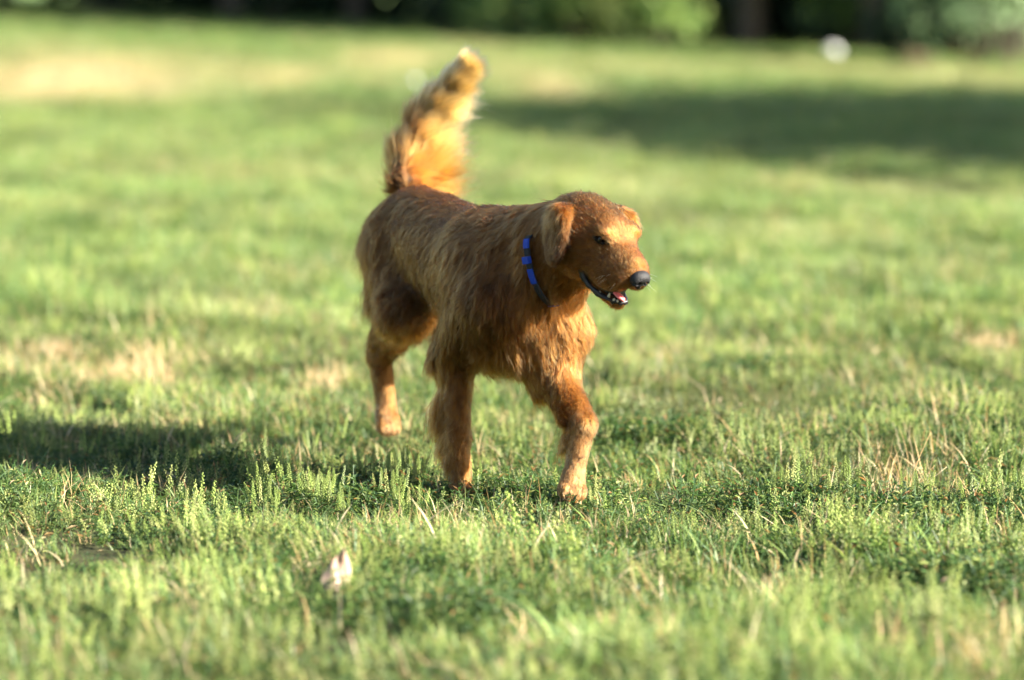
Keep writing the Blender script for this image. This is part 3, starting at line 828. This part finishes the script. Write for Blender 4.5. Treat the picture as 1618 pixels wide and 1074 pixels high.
for e in EYES: keep &= np.linalg.norm((P-e)@np.array([hf*.92, hl*.92, hu*1.95]).T, axis=1) > .0150
NOSE_C = hp(.183, .001, -.021)
keep &= np.linalg.norm(P-NOSE_C, axis=1) > .020
P, Nn, cmb, Lg, lf_, cl_, ck = (q[keep] for q in (P, Nn, cmb, Lg, lf_, cl_, ck))
# long feathers behind the forelegs and breeches behind the thighs
back = np.clip(Nn@BK, 0, 1)
FD = unit(np.array([-.92, .34, -.12])); side = np.clip(Nn@FD, 0, 1)
fore = np.minimum(seg_dist(P, [el_r, ca_r]), seg_dist(P, [el_l, ca_l])) < .055
f_amt = np.where(fore, sstep(.50, .95, side), 0); cmb = cmb+f_amt[:, None]*FD*.55
tt_ = np.clip((P[:, 2]-.12)/.2, .15, 1)
Lg = Lg+f_amt*np.where(P[:, 0] < .0, .048, .026)*np.clip(np.where(P[:, 0] < .0, (.34-P[:, 2])/.10, (.27-P[:, 2])/.08), .15, 1)*np.clip((P[:, 2]-.06)/.08, .1, 1); lf_ = lf_+f_amt*.5
rump = ((P-W)@HD < -.44) & (P[:, 2] > .27) & (P[:, 2] < .60)
b_amt = np.where(rump, sstep(.1, .8, back), 0)
Lg = Lg+b_amt*.020; lf_ = lf_+b_amt*.25
belly = ((P-W)@HD < .02) & ((P-W)@HD > -.45) & (P[:, 2] < .40) & (Nn[:, 2] < -.2)
Lg = np.where(belly, .034, Lg); cl_ = np.where(belly[:, None], GOLD*1.05, cl_)
lf_ = np.where(belly, .35, lf_)
# redder, darker saddle; paler belly, breast
packs = []
fine = ck < .0062
for msk, per, rad, wild, sd in ((~fine, 14, .00042, .085, 11), (fine, 13, .00034, .10, 12)):
    packs.append(grow(P[msk], Nn[msk], cmb[msk], Lg[msk], lf_[msk], cl_[msk], ck[msk]*(.68 if sd == 11 else 1), per, rad, wild, seed=sd, conv=.80 if sd == 11 else .36, curl=.13 if sd == 11 else .06, colvar=.24 if sd == 11 else .30, grav=.22 if sd == 11 else .05))
fur = curves_obj('fur', packs, dog, M_FUR)

# tail plume: short left tufts, long pale right fringe; shaded and sunlit sides put into the colour
def plume():
    r = np.random.default_rng(21); n = 2300
    u = r.random(n)*4.05-.05; u = np.clip(u, 0, 3.999); i = np.minimum(u.astype(int), 3); f = u-i
    T = np.array(TB); P = T[i]*(1-f[:, None])+T[i+1]*f[:, None]
    ax = unit(T[i+1]-T[i]); rad = np.array(tr_)[i]*(1-f)+np.array(tr_)[i+1]*f
    e1 = unit(np.cross(ax, np.array([0, 1.0, 0])))             # to the right of the picture
    e1 = np.where((e1@np.array([1.0, 0, 0]))[:, None] < 0, -e1, e1); e2 = np.cross(ax, e1)
    ph = r.uniform(-math.pi, math.pi, n)
    out = e1*np.cos(ph)[:, None]+e2*np.sin(ph)[:, None]
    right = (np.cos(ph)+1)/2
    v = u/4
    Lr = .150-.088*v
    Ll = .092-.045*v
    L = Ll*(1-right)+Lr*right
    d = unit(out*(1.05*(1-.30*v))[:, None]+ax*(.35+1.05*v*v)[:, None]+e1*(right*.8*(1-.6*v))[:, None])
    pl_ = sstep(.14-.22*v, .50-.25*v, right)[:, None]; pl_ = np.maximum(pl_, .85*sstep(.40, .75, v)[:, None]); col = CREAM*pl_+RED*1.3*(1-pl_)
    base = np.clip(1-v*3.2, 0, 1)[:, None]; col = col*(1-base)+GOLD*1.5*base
    nn = unit(out+.001)
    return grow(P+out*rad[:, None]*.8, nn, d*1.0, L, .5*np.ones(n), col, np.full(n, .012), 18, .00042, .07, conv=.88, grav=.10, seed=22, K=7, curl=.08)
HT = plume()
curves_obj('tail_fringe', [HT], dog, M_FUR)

# --- ears
def ear(sg, centre, lowpt):
    n = unit(hl*sg*.93-hf*.28*(1 if sg < 0 else .2)); dn_ = unit(lowpt-centre); dn_ = unit(dn_-(dn_@n)*n); a = np.cross(n, dn_)
    AX = np.array([a, dn_, n])
    ps = [ell(centre-dn_*.020, (.042, .030, .0095), AX, k=.02), ell(centre+dn_*.008, (.040, .040, .0075), AX, k=.02),
          ell(centre+dn_*.028+a*.006*sg, (.024, .022, .0060), AX, k=.02), cone(centre-dn_*.030-n*.002+hf*.01, centre-dn_*.035-n*.022, .018, .020, k=.02)]
    for p in ps: p.comb = dn_; 
    V, Q = bake(ps, [], .0035)
    er = RED*.62
    o = link_mesh('ear', mesh_np('dog_ear', V, Q, np.tile(er*.5, (len(V), 1))), M_SKIN, dog)
    r = np.random.default_rng(31+sg)
    P, Nn = sample(V, Q, 3200, r)
    up = np.clip(-((P-centre)@dn_)/.05, 0, 1)[:, None]
    col = er*(1-up)+GOLD*up
    edge = np.clip(np.abs((P-centre)@a)/.03, 0, 1)
    L = .017+.010*edge
    pk = grow(P, Nn, np.tile(dn_, (len(P), 1))+.10*a*((P-centre)@a/.03)[:, None], L, np.full(len(P), .20), col, np.full(len(P), .0032), 8, .00036, .09, conv=.6, grav=.1, seed=33+sg, curl=.10)
    curves_obj('ear_fur', [pk], o, M_FUR)
    return o
ear(-1, at(880, 362, 6.050), at(887, 408, 6.035))
ear(1, hp(.002, .066, -.026), hp(.004, .070, -.090))

# --- eyes, nose, mouth
def uv_ball(c, r, ax=np.eye(3), n=20, m=14):
    V, Fc = [], []
    for i in range(m+1):
        th = math.pi*i/m
        for j in range(n):
            a = 2*math.pi*j/n
            V.append(c+(ax.T*r)@np.array([math.cos(th), math.sin(th)*math.cos(a), math.sin(th)*math.sin(a)]))
    for i in range(m):
        for j in range(n): Fc.append((i*n+j, i*n+(j+1) % n, (i+1)*n+(j+1) % n, (i+1)*n+j))
    return np.array(V), Fc
M_EYE = simple('eye_dark_brown', (.008, .0045, .0025), .05, .42)
M_NOSE = simple('nose_leather', (.008, .0075, .0085), .55, .28, .3, 420, .9)
M_LIP = simple('lip', (.011, .009, .010), .42, .4, .5, 160, .9)
M_TONGUE = simple('tongue', (.55, .12, .12), .35, .5, .15, 300, .3)
M_TOOTH = simple('tooth', (.40, .35, .24), .3, .5)
M_LID = simple('eyelid', (.010, .007, .005), .8, .1)
for e, sg in zip(EYES, (-1, 1)):
    v = unit(hf*.75+hl*sg*.62+hu*.1)
    V, Fc = uv_ball(e-v*.0045, np.array([.0115]*3), np.array([v, hl, hu]))
    o = link_mesh('eye', mesh_np('eye', V, Fc), M_EYE, dog)
    # lids: a dark almond rim round the ball
    s1 = unit(np.cross(hu, v)); u1 = np.cross(v, s1)
    for nm, q in (('upper_eyelid', 1), ('lower_eyelid', -1)):
        V, Fc = [], []; n = 13
        for i in range(n):
            a = math.pi*i/(n-1); x = math.cos(a)*.0135; y = q*(math.sin(a)*(.0044 if q > 0 else .0036))
            dpt = .0084-.35*abs(x)
            for k in range(6):
                b = 2*math.pi*k/6
                V.append(e-v*.003+s1*x+u1*(y+q*.0022+q*.0030*math.sin(b))+v*(dpt+.0030*math.cos(b)))
        for i in range(n-1):
            for k in range(6): Fc.append((i*6+k, i*6+(k+1) % 6, (i+1)*6+(k+1) % 6, (i+1)*6+k))
        link_mesh(nm, mesh_np(nm, V, Fc), M_LID, o)
npr = [ell(NOSE_C+hu*.003, (.0155, .0200, .0130), HAX, k=.006), ell(NOSE_C-hu*.005+hf*.001+hl*.011, (.0135, .0110, .0115), HAX, k=.006), ell(NOSE_C-hu*.005+hf*.001-hl*.011, (.0135, .0110, .0115), HAX, k=.006),
       ell(NOSE_C-hu*.016-hf*.001, (.0095, .0060, .0105), HAX, k=.006)]
nct = []
for q in (1, -1):
    nct += [ell(NOSE_C+hf*.0125+hl*.0088*q-hu*.0065, (.011, .0046, .0052), HAX, k=.0025), ell(NOSE_C+hf*.007+hl*.0185*q-hu*.0095, (.008, .0058, .0030), HAX, k=.002)]
nct.append(cone(NOSE_C+hf*.0150-hu*.004, NOSE_C+hf*.009-hu*.026, .0014, .0014, k=.002))
V, Q = bake(npr, nct, .0015)
link_mesh('nose', mesh_np('dog_nose', V, Q), M_NOSE, dog)
# lower lip: a rolled dark band along the jaw, mouth lining, tongue, teeth
def tube(pts, radii, n=8, flat=None):
    pts = np.array(pts, float); V, Fc = [], []
    for i, p in enumerate(pts):
        t = unit(pts[min(i+1, len(pts)-1)]-pts[max(i-1, 0)])
        a = unit(np.cross(t, np.array([.13, .2, 1.0]))); b = np.cross(t, a)
        for k in range(n):
            w = 2*math.pi*k/n; V.append(p+radii[i]*(a*math.cos(w)+b*math.sin(w)*(flat or 1)))
    for i in range(len(pts)-1):
        for k in range(n): Fc.append((i*n+k, i*n+(k+1) % n, (i+1)*n+(k+1) % n, (i+1)*n+k))
    Fc.append(tuple(range(n))[::-1]); Fc.append(tuple(range((len(pts)-1)*n, len(pts)*n)))
    return np.array(V), Fc
def mesh_lump(V, a):
    return a*np.stack([lownoise(V, .012, 91), lownoise(V, .010, 92), lownoise(V, .011, 93)], 1)
def smooth_path(pts, m):
    pts = np.array(pts, float); k = len(pts); out = []
    for u in np.linspace(0, k-1, m):
        i = min(int(u), k-2); f = u-i
        p0, p1, p2, p3 = pts[max(i-1, 0)], pts[i], pts[i+1], pts[min(i+2, k-1)]
        out.append(.5*((2*p1)+(-p0+p2)*f+(2*p0-5*p1+4*p2-p3)*f*f+(-p0+3*p1-3*p2+p3)*f**3))
    return np.array(out)
LIPS = smooth_path([hp(.066, -.052, -.050), hp(.068, -.052, -.072), hp(.088, -.044, -.092), hp(.116, -.030, -.100), hp(.142, -.016, -.100), hp(.155, .003, -.098), hp(.146, .018, -.099), hp(.105, .030, -.097)], 30)
V, Fc = tube(LIPS, [.0048+.0040*math.exp(-((i-4)/4.5)**2)+.0014*math.sin(i*.9)*math.sin(i*.37)+.0008*math.sin(i*2.3) for i in range(30)], 9)
V = V+mesh_lump(V, .0016)
mouth = link_mesh('lower_lip', mesh_np('lower_lip', V, Fc), M_LIP, dog)
V, Fc = uv_ball(hp(.092, 0, -.084), np.array([.052, .037, .012]), HAX)
link_mesh('mouth_lining', mesh_np('mouth_lining', V, Fc), M_LIP, dog)
V, Fc = tube(smooth_path([hp(.085, 0, -.088), hp(.12, -.004, -.086), hp(.154, -.003, -.088), hp(.162, -.001, -.091)], 10), [.010, .012, .0125, .0125, .0125, .012, .0115, .010, .008, .004], 12, .40)
link_mesh('tongue', mesh_np('tongue', V, Fc), M_TONGUE, dog)
for f_, l_, h_ in ((.134, -.0195, .009), (.146, -.0135, .0045), (.151, -.008, .004), (.116, -.0300, .004)):
    a = hp(f_, l_, -.098); V, Fc = tube([a, a+hu*h_*.7, a+hu*h_*1.25], [.0034, .0028, .0008], 7)
    link_mesh('tooth', mesh_np('tooth', V, Fc), M_TOOTH, dog)
# claws on the lifted paw
M_CLAW = simple('claw', (.03, .025, .022), .35, .5)
for l in (-.021, -.008, .008, .021):
    a = tl+pf*(.040-abs(l)*.5)+pl*l+pn*.002
    V, Fc = tube([a, a+pf*.010, a+pf*.017-pn*.004], [.0036, .0028, .0006], 7)
    link_mesh('claw', mesh_np('claw', V, Fc), M_CLAW, dog)
V, Fc = uv_ball(tl-hf*.0+pf*.002-pn*.0185, np.array([.019, .020, .007]), PAX)
link_mesh('paw_pad', mesh_np('paw_pad', V, Fc), M_CLAW, dog)
# whiskers
r = np.random.default_rng(5); Hh = []
for k in range(26):
    sg = -1 if k % 2 else 1
    p = hp(r.uniform(.12, .165), sg*r.uniform(.024, .034), r.uniform(-.048, -.028))
    d = unit(hl*sg*.9+hf*r.uniform(-.3, .5)+hu*r.uniform(-.7, .1)); t = np.linspace(0, 1, 6)[:, None]
    Hh.append(p+d*t*r.uniform(.02, .05)-UP*.008*t*t)
curves_obj('whiskers', [(np.array(Hh, np.float32), np.full((26, 3), .75, np.float32), np.full(26, .00022, np.float32))], dog, M_FUR)

# --- collar: black webbing with blue sections, hugging the neck
def field_at(P, pset):
    d = np.full(len(P), .2)
    for p in pset: d = smin(d, p.d(P), p.k)
    return d
M_STRAP = simple('collar_webbing', (.006, .007, .011), .7, .3, .4, 900, .6)
M_BLUE = simple('collar_blue', (.0015, .028, .26), .6, .25, .35, 500, .6)
ca1 = unit(np.cross(col_n, UP)); ca2 = np.cross(col_n, ca1)
npset = prims[:6]
ring = []
for k in range(72):
    a = 2*math.pi*k/72; d = ca1*math.cos(a)+ca2*math.sin(a)
    ts = np.linspace(.03, .2, 120); fv = field_at(COLc+d*ts[:, None], npset)
    j = np.argmax(fv > .004); ring.append(ts[j] if fv[j] > .004 else .12)
ring = np.array(ring); ring = sum(np.roll(ring, s) for s in range(-2, 3))/5

kk_ = (np.arange(72)+36) % 72-36
ring = ring-.008+.016*sstep(-4.5, -2.5, kk_)*(1-sstep(13.5, 16.5, kk_))          # only the near side shows; elsewhere it sinks into the long coat
collar = empty('collar', COLc-W); collar.parent = dog
def band(name, k0, k1, w, off, th, mat):
    V, Fc = [], []
    ks = np.linspace(k0, k1, max(4, int((k1-k0)*1.5)+1))
    for kk in ks:
        a = 2*math.pi*kk/72; d = ca1*math.cos(a)+ca2*math.sin(a); rr = np.interp(kk % 72, np.arange(73), np.append(ring, ring[0]))+off
        for dw, dr in ((-w, -th), (-w*.8, th), (w*.8, th), (w, -th)):
            V.append(COLc+d*(rr+dr)+col_n*dw)
    m = len(ks)
    for i in range(m-1):
        for k in range(4): Fc.append((i*4+k, i*4+(k+1) % 4, (i+1)*4+(k+1) % 4, (i+1)*4+k))
    Fc.append((3, 2, 1, 0)); Fc.append(tuple((m-1)*4+k for k in range(4)))
    o = link_mesh(name, mesh_np(name, V, Fc, smooth=False), mat, collar)
    return o
band('strap', 0, 72, .0085, 0, .0020, M_STRAP)
COLLAR_BLUE = [(69.6, 71.8), (4.6, 7.8), (13.6, 15)]
band('buckle', 1.7, 3.2, .0115, .0050, .0036, M_BLUE)
for a_, b_ in COLLAR_BLUE: band('blue_section', a_, b_, .0088, .0022, .0012, M_BLUE)
# ------------------------------------------------------------------ single weeds, dry stalks and small things in the turf
def spike_mesh(seed, L):
    r = np.random.default_rng(seed); P = Patch(); c = pick(r, SEED)
    add_spike(P, r, np.array([0, 0, 0.]), np.array([r.normal()*.05*L, r.normal()*.05*L, L]), c, .0026, 2.6)
    return P.mesh('spike')
def weed_stem_mesh(seed, h, n):
    """a main stem with side stems; returns the mesh and the places where seed spikes stand"""
    r = np.random.default_rng(seed); P = Patch(); tops = []
    t = np.array([r.normal()*.006, r.normal()*.006, h*.5]); c = np.array((.085, .11, .035))
    P.stalk(np.array([0, 0, -.01]), t, .0016, .0012, c); tops.append((t, np.array([r.normal()*.06, r.normal()*.06, 1.0]), 1.0))
    for k in range(n-1):
        a = 6.283*k/(n-1)+r.uniform(-.5, .5); f = r.uniform(.15, .9); q = t*f; e = q+np.array([math.cos(a)*.02, math.sin(a)*.02, .018+.02*r.random()])*(h/.11)
        P.stalk(q, e, .0011, .0008, c); tops.append((e, np.array([math.cos(a)*.16, math.sin(a)*.16, 1.0]), r.uniform(.5, .85)))
    return P.mesh('stem'), tops
def weed_leaf_mesh(seed, h):
    r = np.random.default_rng(seed); P = Patch()
    for j in range(70):
        a = r.uniform(0, 6.28); z = h*r.uniform(.02, .62); q = .024*math.sqrt(r.random())*(1-.5*z/h)
        P.leaf(np.array([math.cos(a)*q, math.sin(a)*q, z]), np.array([math.cos(a), math.sin(a), r.uniform(-.2, .8)]), r.uniform(.009, .024), r.uniform(.003, .007), pick(r, G_LEAF))
    return P.mesh('leaves')
SPK = [spike_mesh(700+i, .074) for i in range(6)]
WST = [weed_stem_mesh(720+i, .11, 4+i % 3) for i in range(5)]
WLF = [weed_leaf_mesh(740+i, .11) for i in range(5)]
rw = np.random.default_rng(77)
def weed(px, py, sc, label, group):
    p = on_ground(px, py); k = rw.integers(0, 5)
    o = empty('weed_plant', p); o.rotation_euler = (rw.normal()*.08, rw.normal()*.08, rw.uniform(0, 6.28)); o.scale = (sc, sc, sc)
    for nm, me in (('stem', WST[k][0]), ('leaves', WLF[k])):
        c = link_mesh(nm, me, M_LEAF, None); c.parent = o
    for q, d, s in WST[k][1]:
        c = link_mesh('seed_spike', SPK[rw.integers(0, 6)], M_LEAF, None); c.parent = o
        c.location = q; c.rotation_euler = Vector(d).to_track_quat('Z', 'Y').to_euler(); c.scale = (1, 1, s*rw.uniform(.8, 1.15))
    tag(o, label, 'weed', group)
GA, GB, GC = 'seed weeds left of the forelegs', 'seed weeds at the right in the focused strip', 'seed weeds in the shade of the dog'
for k in range(30):
    px = 395+270*rw.random(); py = 772+62*rw.random()
    weed(px, py, rw.uniform(.62, .92), 'yellow green weed with upright seed spikes in the clump left of the forelegs', GA)
for px, py, s in ((425, 800, 1.1), (447, 806, 1.1), (640, 800, 1.0), (598, 792, .9)):
    weed(px, py, s, 'taller pale seed weed rising above the clump left of the forelegs', GA)
for px, py, s in ((1228, 812, .75), (1285, 806, .70), (1318, 812, .75), (1375, 820, .65), (1428, 806, .65), (1462, 812, .8), (1485, 822, .72), (1528, 822, .7), (1562, 806, .8), (1606, 812, .85), (1590, 826, .7), (1350, 850, .7), (1475, 860, .75), (1540, 880, .8)):
    weed(px, py, s, 'bushy green weed with seed spikes at the right of the focused strip', GB)
weed(1255, 812, 1.05, 'tall dark green seed weed, the first tall one right of the dog', GB)
weed(1336, 810, 1.0, 'tall seed weed with one long spike right of the first tall one', GB)
weed(945, 838, .85, 'pale seed weed standing in front of the lifted paw', None)
weed(752, 790, .92, 'seed weed with two curved spikes just right of the planted forefoot', None)
weed(1100, 800, .7, 'small seed weed in the focused turf right of the lifted paw', None)
for px, py, s in ((18, 735, 1.0), (60, 740, .8), (205, 735, .85), (232, 730, .9), (240, 738, .8), (300, 735, .8), (330, 725, .85), (355, 728, .85), (415, 715, .75), (535, 730, .85), (490, 738, .7), (130, 745, .75)):
    weed(px, py, s, 'dark seed weed standing in the shadow that the dog throws to the left', GC)
M_TAN = tone_mat('dry_stalk', .7, .2)
def dry_stalk(px, py, hpx, lean, label, group=None, w=.0011, name='dry_stalk', col=None):
    p = on_ground(px, py); h = hpx*p[1]/F; t = np.linspace(0, 1, 7)
    pts = np.stack([lean*h*t**1.4, .06*h*np.sin(t*3), h*t-.008], 1)
    V, Fc = tube(pts, w*(1-.7*t), 5)
    me = mesh_np(name, V, Fc, np.tile(pick(rw, TAN) if col is None else np.array(col), (len(V), 1)))
    tag(link_mesh(name, me, M_TAN, None, p), label, 'dry stalk', group)
GS = 'dry stalks standing in the turf'
dry_stalk(1432, 792, 118, .32, 'longest pale dry stalk leaning right, in the tuft at the right', GS, .0014)
for px, py, h, l in ((1420, 790, 66, .05), (1412, 785, 40, -.2), (1438, 790, 62, .62), (1444, 788, 58, .9), (1400, 790, 45, .4), (1470, 800, 62, .12), (1498, 800, 50, .2), (1550, 806, 62, .15), (1588, 800, 50, -.1), (1528, 800, 48, -.12), (1575, 792, 42, .05), (1310, 790, 68, .15)):
    dry_stalk(px, py, h, l, 'pale dry stalk in the loose row at the right of the focused turf', GS)
for px, py, h, l in ((360, 770, 52, .35), (345, 790, 70, -.1), (318, 775, 48, -.15), (455, 800, 45, .5), (300, 800, 50, -.2), (275, 785, 42, -.3)):
    dry_stalk(px, py, h, l, 'thin reddish dry stalk in the turf at the left of the seed weeds', GS, .0009, col=(.30, .17, .09))
for px, py, h, l in ((830, 905, 58, -.4), (1050, 880, 46, .05), (1075, 872, 42, -.1), (925, 890, 50, .1), (1160, 860, 44, .1), (700, 900, 48, .2)):
    dry_stalk(px, py, h, l, 'pale broken dry stalk in the turf in front of the dog', GS, .0016)
# curled dead leaf standing in the grass
def dead_leaf():
    p = on_ground(541, 950); V, Fc = [], []; nu, nv = 15, 11; s = p[1]/F
    for side in (1, -1):
        for i in range(nu):
            u = i/(nu-1)
            for j in range(nv):
                v = j/(nv-1)*2-1; w = 26*(math.sin(math.pi*min(1, u*.93+.05))**.75)*(1+.10*math.cos(v*9+u*8)); f = u*2-1
                V.append(np.array([(v*w*.85+9*math.sin(u*3)-8)*s, (16*v*v*math.sin(u*3)-10*f*f+4*math.sin(v*5+u*4))*s+side*.0003, (62*u+4+3*v)*s]))
    m = nu*nv
    for q in (0, 1):
        for i in range(nu-1):
            for j in range(nv-1):
                f = (q*m+i*nv+j, q*m+i*nv+j+1, q*m+(i+1)*nv+j+1, q*m+(i+1)*nv+j); Fc.append(f if q else f[::-1])
    o = empty('dead_leaf', p)
    c = link_mesh('blade', mesh_np('leaf_blade', V, Fc), simple('dead_leaf', (.30, .21, .16), .7, .2, .25, 90, .4), None); c.parent = o; o.rotation_euler = (-.15, .12, .62); o.scale = (1.25, 1.25, 1.25)
    rib, rf = tube([np.array([(9*math.sin(u*3)-8)*s, (-10*(2*u-1)**2)*s-.0012, (62*u+4)*s]) for u in np.linspace(-.22, 1, 12)], [.0008]*12, 5)
    c = link_mesh('midrib', mesh_np('midrib', rib, rf), simple('midrib', (.42, .28, .18), .7, .2), None); c.parent = o
    tag(o, 'curled pale dead leaf standing in the grass in front of the seed weeds', 'leaf')
dead_leaf()
# small pale solids added to stand in for glints that blur to discs
def speck(name, px, py, r_, col, label, cat):
    p = on_ground(px, py); V, Fc = uv_ball(np.zeros(3), np.array([r_*1.1, r_*.9, r_*.95]), n=18, m=12)
    V = V*(1+.05*lownoise(V/r_, 1.5, 5))[:, None]
    tag(link_mesh(name, mesh_np(name, V, Fc), simple(name, col, .35, .5, .1, 20), None, p+np.array([0, 0, r_*.8])), label, cat)
speck('ball', 1315, 91, .095, (.40, .40, .39), 'small pale ball added for a blurred bright glint at the edge of the dark trees', 'ball')
speck('glint', 655, 136, .044, (.75, .77, .74), 'pale stone in the lawn, a soft disc left of the tail', 'glint')
speck('glint', 838, 302, .014, (.75, .75, .70), 'tiny pale stone in the lawn above the back of the dog', 'glint')
speck('glint', 218, 662, .005, (.8, .8, .8), 'tiny bright pebble in the turf above the shadow of the dog', 'glint')
